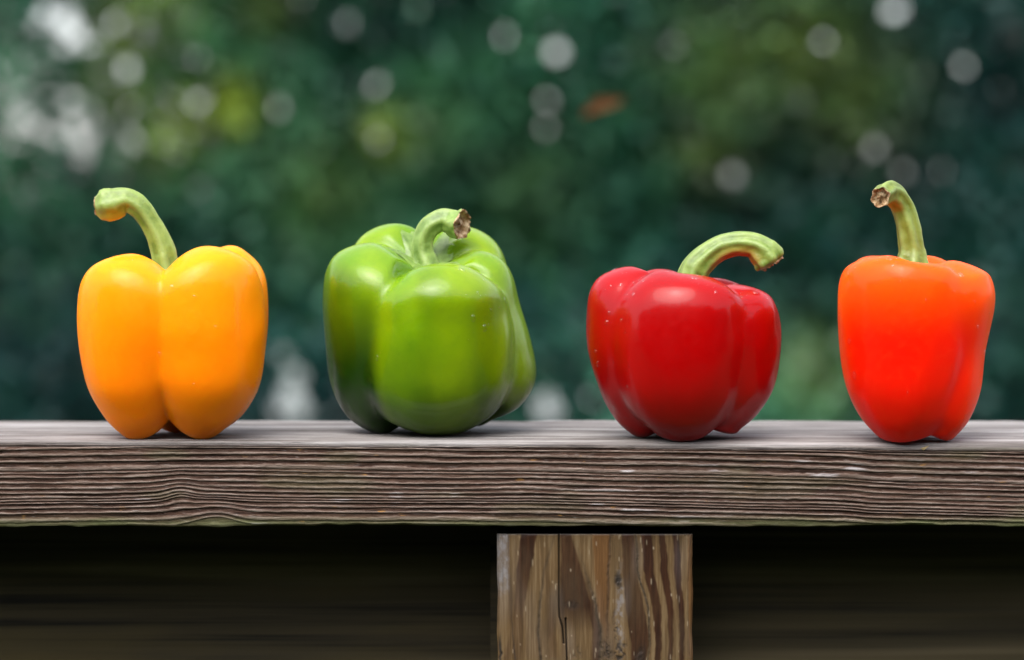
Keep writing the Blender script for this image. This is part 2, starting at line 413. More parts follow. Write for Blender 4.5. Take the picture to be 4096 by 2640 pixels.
# a small dry leaf drifting down between the railing and the trees
p0, p1 = wp(1360, 268, 1.5), wp(1452, 222, 1.47)
Vd, nl = [], 12
for k in range(nl + 1):
    f = k / nl; c = p0.lerp(p1, f) + Vector((0, 0, .003 * math.sin(f * 5)))
    wd = .0062 * math.sin(math.pi * min(1, f * .92 + .05)) ** .7 + .0004
    n = Vector((-.42, -.25, .85)).normalized()
    Vd += [tuple(c + n * wd + Vector((0, -.003, 0))), tuple(c), tuple(c - n * wd + Vector((0, -.002, 0)))]
Fd = [(k * 3 + j, k * 3 + j + 1, k * 3 + j + 4, k * 3 + j + 3) for k in range(nl) for j in range(2)]
dl = link('dry_leaf', mesh_np('dry_leaf', np.array(Vd), Fd), mat_plain('dry_leaf', [(.3, (.16, .055, .02)), (.7, (.26, .10, .035))], 60, .7))
dl['label'] = 'small curled orange-brown dry leaf in the air above the red pepper'; dl['category'] = 'leaf'

# ------------------------------------------------------------------ railing
rail = thing('wooden_railing', 'weathered wooden railing with a flat grey top board, a brown post and dark boards below', 'railing', (0, 0, 0))
CAP_T, CAP_W = .0383, .140

def nonuni(segs):
    out = []
    for a, b, st in segs:
        n = max(1, int(round((b - a) / st))); out.append(np.linspace(a, b, n, endpoint=False))
    return np.concatenate(out + [[segs[-1][1]]])

def build_cap():
    U = nonuni([(-1200, -330, 9), (-330, -262, 2), (-262, 262, .6), (262, 330, 2), (330, 1200, 9)])   # mm along the board
    T = CAP_T * 1000; W = CAP_W * 1000
    # path round the section in mm: (y, z, normal y, normal z, s along)
    rr = 2.6
    path = []
    for v in np.arange(-T + 1.2, -rr, .21): path.append((0, v, -1, 0))
    for a in np.linspace(0, 90, 12): path.append((rr - rr * math.cos(R(a)), -rr + rr * math.sin(R(a)), -math.cos(R(a)), math.sin(R(a))))
    for y in nonuni([(rr + .25, 16, .35), (16, 60, .9), (60, W - 3, 1.8)]): path.append((y, 0, 0, 1))
    for a in np.linspace(15, 90, 5): path.append((W - 3 + 3 * math.sin(R(a)), -3 + 3 * math.cos(R(a)), math.sin(R(a)), math.cos(R(a))))
    path += [(W, -T * .5, 1, 0), (W, -T + 1, 1, 0), (W - 1, -T, 0, -1), (W * .5, -T, 0, -1), (20, -T, 0, -1), (4, -T, 0, -1), (1.2, -T, -.3, -.95), (.35, -T + .35, -.7, -.7)]
    path = np.array(path); nv = len(path)
    Y = path[:, 0][None, :]; Zc = path[:, 1][None, :]; NY = path[:, 2][None, :]; NZ = path[:, 3][None, :]
    u = U[:, None]
    front = np.clip(-NY, 0, 1); topw = np.clip(NZ, 0, 1)
    # --- front: tilted growth rings, eroded into ledges
    v = Zc + 0 * u
    w = -7.0e-5 * (np.clip(u, -420, 420) + 96) ** 2 * np.exp(-(u / 500) ** 2)
    w = w + 1.9 * np.exp(-((u + 150.5) / 6.5) ** 2 - ((v + 23) / 8) ** 2) + 1.0 * np.exp(-((u + 146) / 20) ** 2 - ((v + 25) / 10) ** 2)
    w = w + 3.0 * np.exp(-((u + 134) / 11) ** 2 - ((v + 34) / 7) ** 2)
    w = w + .9 * np.exp(-((u + 120) / 40) ** 2 - ((v + 12) / 12) ** 2) + .6 * np.exp(-((u - 10) / 18) ** 2 - ((v + 20) / 9) ** 2)
    w = w - 1.1 / (1 + np.exp(-(u - 158) / 4))
    w = w + .7 * noise2(u / 95, v / 18, 3) + .20 * noise2(u / 23, v / 7, 4) + .07 * noise2(u / 6.5, v / 2.0, 5) + .05 * noise2(u / 2.2, v / 1.0, 6)
    s = -(v - w)                                   # distance below the top edge, along the rings
    rg = np.random.default_rng(8)
    edges = [-14.0]
    while edges[-1] < 62: edges.append(edges[-1] + 2.45 * rg.choice([.5, .7, .85, 1.0, 1.1, 1.25, 1.5]))
    edges = np.array(edges); idx = np.clip(np.searchsorted(edges, s.ravel()).reshape(s.shape) - 1, 0, len(edges) - 2)
    ph = (s - edges[idx]) / (edges[idx + 1] - edges[idx])
    amp = (.55 + .5 * _h(idx, idx * 0 + 3, 2)) * (1 + .35 * noise2(u / 24, idx * 7.3, 9))
    split = .50 + .16 * noise2(u / 14, idx * 3.1, 12) + .06 * noise2(u / 2.2, v / .8, 13)
    led = sstep(split - .08, split + .22, ph) * (1 - .25 * sstep(.8, 1.0, ph)) * (1 - sstep(.955, 1.0, ph))
    hgt = -.95 * amp * (1 - led) + .10 * noise2(u / 3.2, v / .5, 21) + .07 * noise2(u / .9, v / .45, 22)
    grain = sstep(split - .05, split + .22, ph) * (.82 + .3 * noise2(u / 9, v / 1.2, 17))
    crack_shade = .55 * (1 - sstep(.0, .16, ph)) * sstep(-.4, .5, noise2(u / 22, idx * 5.7, 31))  # thin shade line painted under each ledge
    for c0, wd, dp, sd, on in ((-.75, .16, 1.3, 91, -.35), (-1.7, .22, 1.8, 92, -.8), (-2.75, .15, 1.0, 93, -.1), (-4.3, .14, .9, 94, .1)):
        cv = c0 + .35 * noise2(u / 80, 0 * u + sd, sd) + .12 * noise2(u / 9, 0 * u + sd, sd + 1) - .004 * (u + 100) * .6
        g = np.exp(-((v - cv) / wd) ** 2) * sstep(on - .25, on + .25, noise2(u / 70, 0 * u + 3.7 * sd, sd + 2))
        hgt = hgt - dp * g; crack_shade = np.maximum(crack_shade, g)
    # --- top: flatter, silvery, long checks near the front edge
    yy = Y + .7 * noise2(u / 90, Y / 9, 41) + .22 * noise2(u / 17, Y / 3, 42) + (u + 100) * .004
    tg = .5 + .5 * np.sin(yy * 1.25 + 2.2 * noise2(u / 120, Y / 14, 43))
    htop = -.22 * (1 - tg) + .09 * noise2(u / 5, Y / .7, 44) - .30 * sstep(.4, .9, noise2(u / 60, yy / 1.6, 46))
    ctop = np.zeros_like(htop)
    for c0, wd, dp, sd, on in ((.9, .20, 1.5, 51, -.5), (1.75, .26, 1.9, 52, -.9), (2.9, .18, 1.2, 53, -.1), (4.6, .22, 1.0, 54, -.2), (7.2, .25, .9, 55, .1), (11.5, .3, 1.0, 56, .0), (27, .6, 1.0, 57, .1), (52, .8, .9, 58, .1)):
        cy = c0 + .55 * noise2(u / 75, 0 * u + sd, sd) + .16 * noise2(u / 11, 0 * u + sd, sd + 1)
        g = np.exp(-((Y - cy) / wd) ** 2) * sstep(on - .25, on + .25, noise2(u / 60, 0 * u + 9.7 * sd, sd + 2))
        htop = htop - dp * g * topw ** .3; ctop = np.maximum(ctop, g)
    gtop = np.clip(.42 + .22 * tg + .18 * noise2(u / 22, Y / 3, 47) - .45 * (1 - sstep(.5, 5.0, Y)) , 0, 1)
    H = np.where(path[:, 2][None, :] > .5, 0, hgt * front + htop * topw)
    H = np.where((NZ < -.5) & (Y > 4), .15 * noise2(u / 30, Y / 5, 60), H)
    grain = np.clip(grain * front + gtop * topw, 0, 1); crack_shade = np.clip(crack_shade * front ** .7 + ctop * topw ** .5, 0, 1)
    # the arris is worn lower towards the right, and the lower edge is ragged
    wear = -2.3 * sstep(-150, 240, u) * np.exp(-Y / 7.0) * sstep(-6, -.5, Zc)
    ragged = (.55 * noise2(u / 34, 0 * u, 71) + .3 * noise2(u / 7, 0 * u, 72)) * sstep(-T + 3.0, -T + .2, Zc) * (Y < 60)
    PY = Y + NY * H; PZ = Zc + NZ * H + wear + ragged
    back = .35 * noise2(u / 26, 0 * u, 75) * sstep(W - 12, W - 2, Y)
    PZ = PZ + back
    algae = np.clip(sstep(-T + 5.5, -T + .5, Zc) * .85 + .30 * sstep(.25, .8, noise2(u / 26, v / 6, 77)) * front, 0, 1)
    pale = .8 * sstep(.48, .85, noise2(u / 13, v / 2.2, 79)) * sstep(.1, .6, noise2(u / 60, v / 12, 80)) * grain * front
    X = np.broadcast_to(u, PY.shape)
    V = np.stack([X, np.broadcast_to(PY, X.shape), np.broadcast_to(PZ, X.shape)], -1) / 1000.0
    V[..., 2] += Z0
    V = V.reshape(-1, 3)
    nu = len(U)
    # close the loop round the section
    I, J = np.meshgrid(np.arange(nu - 1), np.arange(nv), indexing='ij'); J2 = (J + 1) % nv
    F = np.stack([I * nv + J, I * nv + J2, (I + 1) * nv + J2, (I + 1) * nv + J], -1).reshape(-1, 4)
    # ends
    c0 = len(V); V = np.vstack([V, V[:nv].mean(0), V[-nv:].mean(0)])
    j = np.arange(nv); j2 = (j + 1) % nv
    E0 = np.stack([j2, j, np.full(nv, c0), np.full(nv, c0)], -1); E1 = np.stack([(nu - 1) * nv + j, (nu - 1) * nv + j2, np.full(nv, c0 + 1), np.full(nv, c0 + 1)], -1)
    ext = lambda a: np.concatenate([np.broadcast_to(a, X.shape).ravel(), [.3, .3]])
    me = bpy.data.meshes.new('top_board')
    me = mesh_np('top_board', V, F, True, {'topside': ext(topw + 0 * X), 'grain': ext(grain), 'crack_shade': ext(crack_shade), 'algae': ext(algae), 'pale': ext(pale)})
    o = link('top_board', me, M_CAP, rail)
    e = mesh_np('end_grain', V, np.vstack([E0[:, :3], E1[:, :3]]), False)
    link('end_grain', e, M_CAP, o)
    return o
cap = build_cap()

# ---- brown post: grain laid out in face millimetres (x from the left edge, z down from the top)
POST_Y = .004
pa, pb = wp(1160.5, 1246, POST_Y), wp(1616.5, 1246, POST_Y)
POST_X0, POST_W, POST_TOP = pa.x, pb.x - pa.x, pa.z
def build_post():
    Wm = POST_W * 1000; sc = Wm / 1873.0           # zoom sketch: the face runs 213..2086
    xs = nonuni([(0, Wm, .3)]); zs = nonuni([(0, 74, .35), (74, 160, 2), (160, (POST_TOP) * 1000 + 20, 18)])
    X, Zd = np.meshgrid(xs, zs, indexing='ij')
    X = X + 0; qx = X / sc + 213; qy = Zd / sc + 200
    rows = np.array([200, 550, 900, 1150, 1400, 2000, 3200.])
    wob = 9 * noise2(qy / 140, qx / 260, 5) + 4 * noise2(qy / 45, qx / 90, 6)
    x = qx + wob
    def itp(a): a = list(a) + [a[-1]] * (7 - len(a)); return np.interp(qy, rows, a)
    grain = np.zeros_like(X); ochre = np.zeros_like(X); line = np.zeros_like(X)
    def band(l, r, amp, tgt, soft=10):
        L, Rr, A = itp(l), itp(r), itp(amp)
        b = A * sstep(L - soft, L + soft, x) * (1 - sstep(Rr - soft, Rr + soft, x)); return np.maximum(tgt, b)
    grain = band([445, 395, 370, 360, 350], [600, 525, 470, 455, 430], [1, .9, .55, .4, .4], grain)
    grain = band([812, 812, 815, 820, 820], [915, 1020, 1120, 1150, 1150], [.85, .85, 1.0, 0, 0], grain, 16)
    grain = band([1000, 1030, 1090, 1120, 1110], [1010, 1050, 1150, 1192, 1190], [0, 0, .8, .8, .8], grain, 16)
    grain = band([1400, 1415, 1440, 1480, 1500], [1515, 1550, 1610, 1665, 1645], [1, .7, .8, .9, .9], grain)
    grain = band([1580, 1620, 1690, 1722, 1722], [1690, 1715, 1775, 1785, 1780], [1, 1, .9, 1, 1], grain)
    grain = band([1760, 1775, 1830, 1850, 1850], [1820, 1850, 1895, 1900, 1892], [1, 1, 1, 1, 1], grain)
    grain = band([1890, 1910, 1945, 1955, 1955], [1950, 1972, 2000, 2005, 2000], [1, 1, 1, 1, 1], grain)
    grain = band([680, 660, 690, 700, 700], [720, 690, 760, 760, 780], [.1, .25, .4, .6, .3], grain, 25)
    grain = band([300, 300, 330, 330, 270], [330, 330, 360, 350, 330], [.1, .3, .3, .4, .5], grain, 20)
    ochre = band([1120, 1140, 1170, 1230, 1240], [1290, 1290, 1285, 1280, 1260], [.8, .8, .7, .4, .3], ochre, 14)
    ochre = band([2030, 2035, 2045, 2050, 2055], [2100, 2100, 2100, 2100, 2100], [.6, .6, .6, .6, .6], ochre, 10)
    for pts, wd, A in (([760, 655, 620, 600, 625], 14, [.2, .5, .75, .8, .8]), ([930, 1050, 1165, 1198, 1192], 18, [.1, .35, .9, .95, .8]),
                       ([1292, 1275, 1272, 1268, 1260], 14, [.6, .7, .6, .4, .3]), ([1535, 1560, 1650, 1672, 1660], 13, [.8, .9, .95, .8, .6]),
                       ([345, 350, 345, 355, 380], 8, [0, .1, .3, .6, .8]), ([2060, 2050, 2040, 2050, 2060], 9, [.4, .5, .3, .3, .4])):
        line = np.maximum(line, itp(A) * np.exp(-((x - itp(pts)) / wd) ** 2))
    ell = lambda cx, cy, rx, ry: np.exp(-(((qx + wob * 2 - cx) / rx) ** 2 + ((qy - cy) / ry) ** 2) ** 1.5)
    rag = np.clip(.5 + .8 * noise2(qx / 28, qy / 40, 9) + .5 * noise2(qx / 11, qy / 16, 10), 0, 1)
    soot = np.maximum.reduce([ell(1372, 650, 38, 75), ell(1250, 1330, 75, 105) * (.5 + .5 * rag), ell(1385, 1350, 70, 110) * rag, .8 * ell(1345, 1150, 22, 200) * rag,
                              .7 * ell(1590, 1390, 50, 120), .55 * ell(925, 880, 70, 45), .5 * ell(960, 1340, 60, 60) * rag, ell(235, 1330, 16, 150)])
    soot = np.maximum(soot, line * .85)
    grey = np.maximum(np.maximum(.85 * (1 - sstep(300, 345, x)) * (1 - sstep(600, 900, qy)) * (.45 + .55 * rag), .65 * ell(1385, 950, 38, 420) * rag),
                      .15 * np.clip(noise2(qx / 130, qy / 420, 15), 0, 1))
    grey = np.maximum(grey, .6 * (1 - sstep(200, 214, qy)))
    rg = np.random.default_rng(4); fleck = np.zeros_like(X)
    for _ in range(48):
        fx, fy, fl, fw = rg.uniform(240, 2060), rg.uniform(205, 1420), 9 + 24 * rg.random() ** 2, rg.uniform(3, 7.5)
        fleck = np.maximum(fleck, rg.uniform(.35, 1) * np.exp(-((qx - fx) / fw) ** 2 - ((qy - fy) / fl) ** 4))
    def crk(px, py, wd): return np.exp(-((qx - np.interp(qy, py, px)) / wd) ** 2) * (qy < py[-1]) * (qy > py[0] - 30)
    crack_shade = np.maximum(crk([803, 803, 808, 838, 850], [195, 900, 1000, 1100, 1260], 7.0), crk([868, 872, 880, 900], [1040, 1200, 1400, 2400], 7.0))
    h = .16 * (noise2(qx / 60, qy / 300, 18)) + .12 * grain - 1.6 * crack_shade - .5 * soot * rag + .05 * noise2(qx / 9, qy / 60, 19)
    h -= 1.2 * np.exp(-(X / .55) ** 2) + 1.2 * np.exp(-((Wm - X) / .55) ** 2) + .5 * np.exp(-(Zd / .35) ** 2)
    h -= 1.3 * np.exp(-(X / 1.3) ** 2) * sstep(.3, .9, noise2(qy / 210, qy * 0, 23)) + 1.2 * np.exp(-((Wm - X) / 1.2) ** 2) * sstep(.3, .9, noise2(qy / 170, qy * 0, 27))
    h -= .9 * np.exp(-(Zd / 1.1) ** 2) * sstep(.1, .8, noise2(qx / 70, qx * 0, 29))
    X = X + .28 * noise2(qy / 190, qy * 0, 33) * (np.exp(-(X / 2) ** 2) + np.exp(-((Wm - X) / 2) ** 2)) + .07 * noise2(qy / 40, qy * 0, 34) * (np.exp(-(X / 1) ** 2) + np.exp(-((Wm - X) / 1) ** 2))
    V = np.stack([POST_X0 * 1000 + X, POST_Y * 1000 - h, POST_TOP * 1000 - Zd], -1) / 1000.0
    nx, nz = X.shape; V = V.reshape(-1, 3); F = grid_faces(nx, nz)
    at = {'grain': grain, 'ochre': np.clip(ochre, 0, 1), 'soot': np.clip(soot, 0, 1), 'grey': np.clip(grey, 0, 1), 'fleck': np.clip(fleck, 0, 1), 'crack_shade': crack_shade}
    # skirts: top and both sides run back 38 mm
    base = len(V); extra, ef, ea = [], [], []
    def skirt(ids, flip):
        nonlocal base
        a = V[ids].copy(); a[:, 1] = POST_Y + .038; n = len(ids)
        extra.append(a); ea.append(ids)
        for i in range(n - 1):
            q = (ids[i], ids[i + 1], base + i + 1, base + i); ef.append(q[::-1] if flip else q)
        base += n
    gi = lambda i, j: i * nz + j
    skirt(np.array([gi(i, 0) for i in range(nx)]), False)
    skirt(np.array([gi(0, j) for j in range(nz)]), True)
    skirt(np.array([gi(nx - 1, j) for j in range(nz)]), False)
    ids = np.concatenate(ea)
    V = np.vstack([V] + extra); F = np.vstack([F, np.array(ef)])
    at = {k: np.concatenate([a.ravel(), a.ravel()[ids]]) for k, a in at.items()}
    o = link('post', mesh_np('post', V, F, True, at), M_POST, rail)
    return o
build_post()

def board(name, x0, x1, y0, y1, z0, z1, mat, bev=.002):
    V = []; S = [(y0, z0 + bev), (y0, z1 - bev), (y0 + bev, z1), (y1 - bev, z1), (y1, z1 - bev), (y1, z0 + bev), (y1 - bev, z0), (y0 + bev, z0)]
    xs = np.linspace(x0, x1, 60)
    for x in xs:
        for k, (y, z) in enumerate(S): V.append((x, y + .0008 * math.sin(x * 31 + k), z + .0009 * math.sin(x * 17 + k * .3 + z0 * 90)))
    F = [(i * 8 + j, i * 8 + (j + 1) % 8, (i + 1) * 8 + (j + 1) % 8, (i + 1) * 8 + j) for i in range(59) for j in range(8)]
    me = bpy.data.meshes.new(name)
    me.from_pydata(V, [], F + [tuple(range(8))[::-1], tuple(59 * 8 + j for j in range(8))]); me.update()
    return link(name, me, mat, rail)
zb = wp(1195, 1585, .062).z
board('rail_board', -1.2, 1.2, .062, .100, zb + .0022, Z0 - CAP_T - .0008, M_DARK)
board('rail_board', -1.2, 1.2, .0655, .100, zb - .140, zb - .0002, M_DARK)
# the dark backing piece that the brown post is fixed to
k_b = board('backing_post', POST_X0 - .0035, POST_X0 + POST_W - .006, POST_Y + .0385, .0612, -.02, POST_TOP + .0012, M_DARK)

# ------------------------------------------------------------------ peppers
MM = .001
def prof(Rr, H, zt, zb, s=.52, sh=.045, b1=1.0, b2=.985, b3=.925, b4=.79, b5=.62, f=.44, z0=0.0, zm=.70, zs=.86, sa=.82, sb=.96):
    return [(0, zt), (.12 * Rr, zt + .05 * (H - zt)), (.30 * Rr, zt + .62 * (H - zt)), (s * Rr, H), (sa * Rr, H * (1 - sh)), (sb * Rr, zs * H), (b1 * Rr, zm * H), (b2 * Rr, .49 * H + z0 * .5),
            (b3 * Rr, .28 * H + z0 * .7), (b4 * Rr, .13 * H + z0), (b5 * Rr, .042 * H + z0), (f * Rr, z0), (.45 * f * Rr, z0 * .5 + zb * .5), (0, zb)]

def pepper_body(lobes, zt, zb, tilt=0, lean=0, p=16, kap=.75, seed=0, nth=240, nt=150, dent=(), notch=()):
    th = np.linspace(0, 2 * np.pi, nth, endpoint=False)[:, None]
    tt = np.linspace(0, 1, nt)[None, :]
    rs, zs, rh = [], [], []
    for lb in lobes:
        pr = catmull(prof(lb['R'], lb['H'], zt, zb, **lb.get('o', {})), nt)
        rho = np.maximum(pr[:, 0], 0)[None, :]; z = pr[:, 1][None, :]
        q = np.interp(tt, [0, .25, .5, .75, 1], lb.get('q', [.55, .62, .55, .68, .75]))
        az = R(lb['az']) + R(lb.get('tw', 0)) * (tt - .5)
        D = (th - az + np.pi) % (2 * np.pi) - np.pi
        wl = lb.get('w', 1.0); wl = np.interp(tt, [0, .25, .5, .75, 1], wl) if isinstance(wl, list) else wl
        D = np.clip(D * wl, -np.pi, np.pi)
        rr = rho * (q * np.cos(D) + np.sqrt(1 - (q * np.sin(D)) ** 2)) / (1 + q)
        rs.append(rr + 1e-6); zs.append(z + 0 * th); rh.append(rho + 0 * th)
    rs, zs, rh = np.array(rs), np.array(zs), np.array(rh)
    mx = rs.max(0); W = (rs / mx) ** p; sm = W.sum(0)
    r = mx * sm ** (1 / p); W = W / sm
    z = (W * zs).sum(0); rb = (W * rh).sum(0) + 1e-6
    d = np.clip(1 - r / rb, -.05, .6)
    zm = .5 * (zt + zb)
    ends = sstep(.0, .16, tt) * (1 - sstep(.84, 1.0, tt))
    z = zm + (z - zm) * (1 - kap * d * ends)
    nz = (1.3 * noise2(th * 8 / (2 * np.pi) * 1.0, tt * 5, seed + 1) * np.minimum(1, np.minimum(th, 2 * np.pi - th) / .6) + .5 * noise2(np.cos(th) * 4 + 9, np.sin(th) * 4 + tt * 12, seed + 2))
    r = r + nz * np.clip(r / 30, 0, 1) * .8
    for a0, t0, wa, wt, am in dent:
        D = (th - R(a0) + np.pi) % (2 * np.pi) - np.pi
        r = r + am * np.exp(-(D / R(wa)) ** 2 - ((tt - t0) / wt) ** 2)
    for a0, dp, wa, t0 in notch:
        D = (th - R(a0) + np.pi) % (2 * np.pi) - np.pi
        z = z - dp * np.exp(-(D / R(wa)) ** 2) * np.exp(-((tt - t0) / .09) ** 2)
    P = np.stack([r * np.cos(th), r * np.sin(th), z], -1)
    M = np.array(Matrix.Rotation(R(lean), 3, 'Y') @ Matrix.Rotation(R(tilt), 3, 'X'))
    P = P @ M.T
    zmin = P[..., 2].min()
    P[..., 2] -= zmin
    dim = M @ np.array([0, 0, zt]); dim[2] -= zmin
    crease = np.clip(d * 3, 0, 1)
    return P * MM, crease, (th + 0 * tt), (tt + 0 * th), dim * MM

def stem_mesh(pts, seed, ridges=6, ripe=None, seg=44, per=14, squash=.9):
    """pts: (x, y, z, r) metres"""
    C = catmull(pts, (len(pts) - 1) * per + 1); n = len(C)
    P = C[:, :3]; rr = np.maximum(C[:, 3], .0004)
    T = np.gradient(P, axis=0); T /= np.linalg.norm(T, axis=1)[:, None]
    N = np.zeros((n, 3)); a = np.array([0, -1.0, 0]); a -= T[0] * a.dot(T[0]); N[0] = a / np.linalg.norm(a)
    for i in range(1, n):
        a = N[i - 1] - T[i] * N[i - 1].dot(T[i]); N[i] = a / np.linalg.norm(a)
    B = np.cross(T, N)
    w = np.linspace(0, 2 * np.pi, seg, endpoint=False)[None, :]
    t = np.linspace(0, 1, n)[:, None]
    rid = np.cos(ridges * w + 1.5 * noise2(t * 3, 0 * w, seed) + t * 1.2)
    k = 1 + .075 * rid + .045 * noise2(np.cos(w) * 2 + 5, np.sin(w) * 2 + t * 9, seed + 1) + .03 * noise2(w * 4.0, t * 22, seed + 2) * np.minimum(1, (2 * np.pi - w) / .5)
    V = P[:, None, :] + rr[:, None, None] * k[..., None] * (N[:, None, :] * np.cos(w)[..., None] * squash + B[:, None, :] * np.sin(w)[..., None])
    F = grid_faces(n, seg); 
    I, J = np.meshgrid(np.arange(n - 1), np.arange(seg), indexing='ij'); J2 = (J + 1) % seg
    F = np.stack([I * seg + J, (I + 1) * seg + J, (I + 1) * seg + J2, I * seg + J2], -1).reshape(-1, 4)
    # underside of the curve, ripening
    under = np.clip(-(V - P[:, None, :])[..., 2] / rr[:, None], 0, 1)
    rp = np.zeros((n, seg))
    if ripe: rp = under ** 1.3 * sstep(ripe[0], ripe[0] + .12, t) * (1 - sstep(ripe[1], ripe[1] + .12, t)) * ripe[2]
    # cut end
    e = V[-1]; c = e.mean(0); rings = [1.0, .86, .6, .3, .02]; rg = np.random.default_rng(seed)
    EV = []
    for q, f in enumerate(rings):
        jag = (rg.normal(0, .10, seg) * rr[-1])[:, None] * T[-1] if q == 0 else (rg.normal(0, .07, seg) * rr[-1])[:, None] * T[-1]
        dep = [.10, -.05, -.35, -.25, -.15][q] * rr[-1]
        EV.append(c + (e - c) * f + T[-1] * dep + jag)
    EV = np.vstack([e[None], np.array(EV)]).reshape(-1, 3); ne = len(rings) + 1
    I, J = np.meshgrid(np.arange(ne - 1), np.arange(seg), indexing='ij'); J2 = (J + 1) % seg
    EF = np.stack([I * seg + J, (I + 1) * seg + J, (I + 1) * seg + J2, I * seg + J2], -1).reshape(-1, 4)
    return V.reshape(-1, 3), F, (.5 + .5 * rid + 0 * t).ravel(), rp.ravel(), EV, EF

def droplets(P, n, rmin, rmax, seed, region, wind):
    """P: (nth, nt, 3) surface; region(th, t) -> weight"""
    rg = np.random.default_rng(seed); nth, nt, _ = P.shape
    Vs, Fs, off = [], [], 0; cnt = 0; guard = 0
    seg, rings = 8, 4
    while cnt < n and guard < n * 60:
        guard += 1
        i, j = rg.integers(nth), rg.integers(6, nt - 12)
        if rg.random() > region(i / nth * 360, j / nt): continue
        c = P[i, j]; a = P[(i + 1) % nth, j] - P[i - 1, j]; b = P[i, j + 1] - P[i, j - 1]
        nn = np.cross(a, b) * wind; L = np.linalg.norm(nn)
        if L < 1e-12: continue
        nn /= L; a = a / (np.linalg.norm(a) + 1e-12); b = np.cross(nn, a)
        r = rmin + (rmax - rmin) * rg.random() ** 3; el = rg.uniform(.8, 1.5)
        ring = [c + nn * r * .45]
        for q in range(1, rings):
            f = q / (rings - 1); hh = .45 * math.cos(f * math.pi / 2) - .08 * f
            for s in range(seg):
                w = 2 * math.pi * s / seg; ring.append(c + (a * math.cos(w) + b * math.sin(w) * el) * r * math.sin(f * math.pi / 2) + nn * r * hh)
        Vs.append(np.array(ring)); fs = [(0, 1 + s, 1 + (s + 1) % seg, 0) for s in range(seg)]
        for q in range(rings - 2):
            for s in range(seg): fs.append((1 + q * seg + s, 1 + (q + 1) * seg + s, 1 + (q + 1) * seg + (s + 1) % seg, 1 + q * seg + (s + 1) % seg))
        Fs += [tuple(x + off for x in f) for f in fs]; off += len(ring); cnt += 1
    me = bpy.data.meshes.new('water_droplets')
    me.from_pydata([tuple(v) for v in np.vstack(Vs)], [], [f if f[0] != f[3] else f[:3] for f in Fs]); me.update()
    me.polygons.foreach_set('use_smooth', np.ones(len(me.polygons), dtype=bool))
    return me

GP = 'bell peppers in a row on the railing'
def pepper(label, cx, foot_py, dy, lobes, zt, zb, skin, stem_mat, stem_px, stem_dy, seed, tilt=0, lean=0, p=16, kap=.75, shading_tint=None, ripe=None, drops=0, dreg=None, ridges=6, dent=(), calyx=True, base_x=0.0, squash=.9, calyx_r=.013, notch=()):
    """cx: axis in sketch units; foot_py: where the front foot stands in the sketch; dy: axis behind that foot (m)"""
    # depth of the foot on the top face
    sy = foot_py * 2640 / 1540.0; a = math.atan((sy - 1320) / FPX) + PITCH
    yf = CAM_H / math.tan(a) - CAM_D
    y0 = yf + dy
    x0 = wp(cx, foot_py, y0).x
    root = thing('bell_pepper', label, 'bell pepper', (x0, y0, Z0 - .0004), GP)
    P, cr, th, tt, dim = pepper_body(lobes, zt, zb, tilt, lean, p, kap, seed, dent=dent, notch=notch)
    nth, nt, _ = P.shape
    bl = np.clip(shading_tint(np.degrees(th), tt, cr, P) if shading_tint else np.zeros_like(tt), 0, 1)
    I, J = np.meshgrid(np.arange(nth), np.arange(nt - 1), indexing='ij'); I2 = (I + 1) % nth
    F = np.stack([I * nt + J, I * nt + J + 1, I2 * nt + J + 1, I2 * nt + J], -1).reshape(-1, 4)
    body = link('body', mesh_np('body', P.reshape(-1, 3), F, True, {'shading_tint': bl}), skin, root)
    # stem: sketch points on planes near the axis
    pts = []
    for k, q in enumerate(stem_px):
        yy = y0 + dim[1] + (q[3] if len(q) > 3 else 0)
        w = wp(q[0], q[1], yy); sc = (yy + CAM_D) / FPX * 4096 / 2389.0
        pts.append((w.x - x0, w.y - y0, w.z - Z0, q[2] * sc))
    # root the stem in the dimple
    d = Vector(dim); first = Vector(pts[0][:3])
    pts = [(first.x * .6 + d.x * .4, d.y, min(d.z - .002, first.z - .004), pts[0][3] * 1.25)] + pts
    V, F, rid, rp, EV, EF = stem_mesh(pts, seed + 70, ridges, ripe, squash=squash)
    st = link('stem', mesh_np('stem', V, F, True, {'ridge': rid, 'ripe': rp}), stem_mat, root)
    link('cut_end', mesh_np('cut_end', EV, EF, True), M_CUT, st)
    # calyx: five-pointed collar lying in the dimple
    if calyx:
        na, nr = 60, 8; V = []
        c = np.array([pts[0][0] * .5 + pts[1][0] * .5, dim[1], 0]); b3 = P.reshape(-1, 3)
        topm = tt.ravel() < .32; bt = b3[topm]
        for i in range(na):
            w = 2 * math.pi * i / na
            rmax = calyx_r * (1 + .22 * math.cos(5 * w + seed) + .06 * math.sin(13 * w + seed))
            for j in range(nr):
                f = j / (nr - 1); r = .003 + (rmax - .003) * f
                x, y = c[0] + r * math.cos(w), c[1] + r * math.sin(w)
                k = np.argsort((bt[:, 0] - x) ** 2 + (bt[:, 1] - y) ** 2)[:6]
                zz = bt[k, 2].mean()
                V.append((x, y, zz + .0009 * (1 - f ** 3) + .0035 * (1 - f) ** 2 + .0004 * math.sin(9 * w + 5 * f)))
        I, J = np.meshgrid(np.arange(na), np.arange(nr - 1), indexing='ij'); I2 = (I + 1) % na
        F = np.stack([I * nr + J, I2 * nr + J, I2 * nr + J + 1, I * nr + J + 1], -1).reshape(-1, 4)
        V = np.array(V); z = np.zeros(len(V))
        link('calyx', mesh_np('calyx', V, F, True, {'ridge': z, 'ripe': z}), stem_mat, root)
    if drops:
        dm = droplets(P, drops, .00028, .0014, seed + 9, dreg or (lambda a, t: 1.0), -1)
        do = link('water_droplets', dm, M_DROP, root); do['kind'] = 'stuff'
    return root

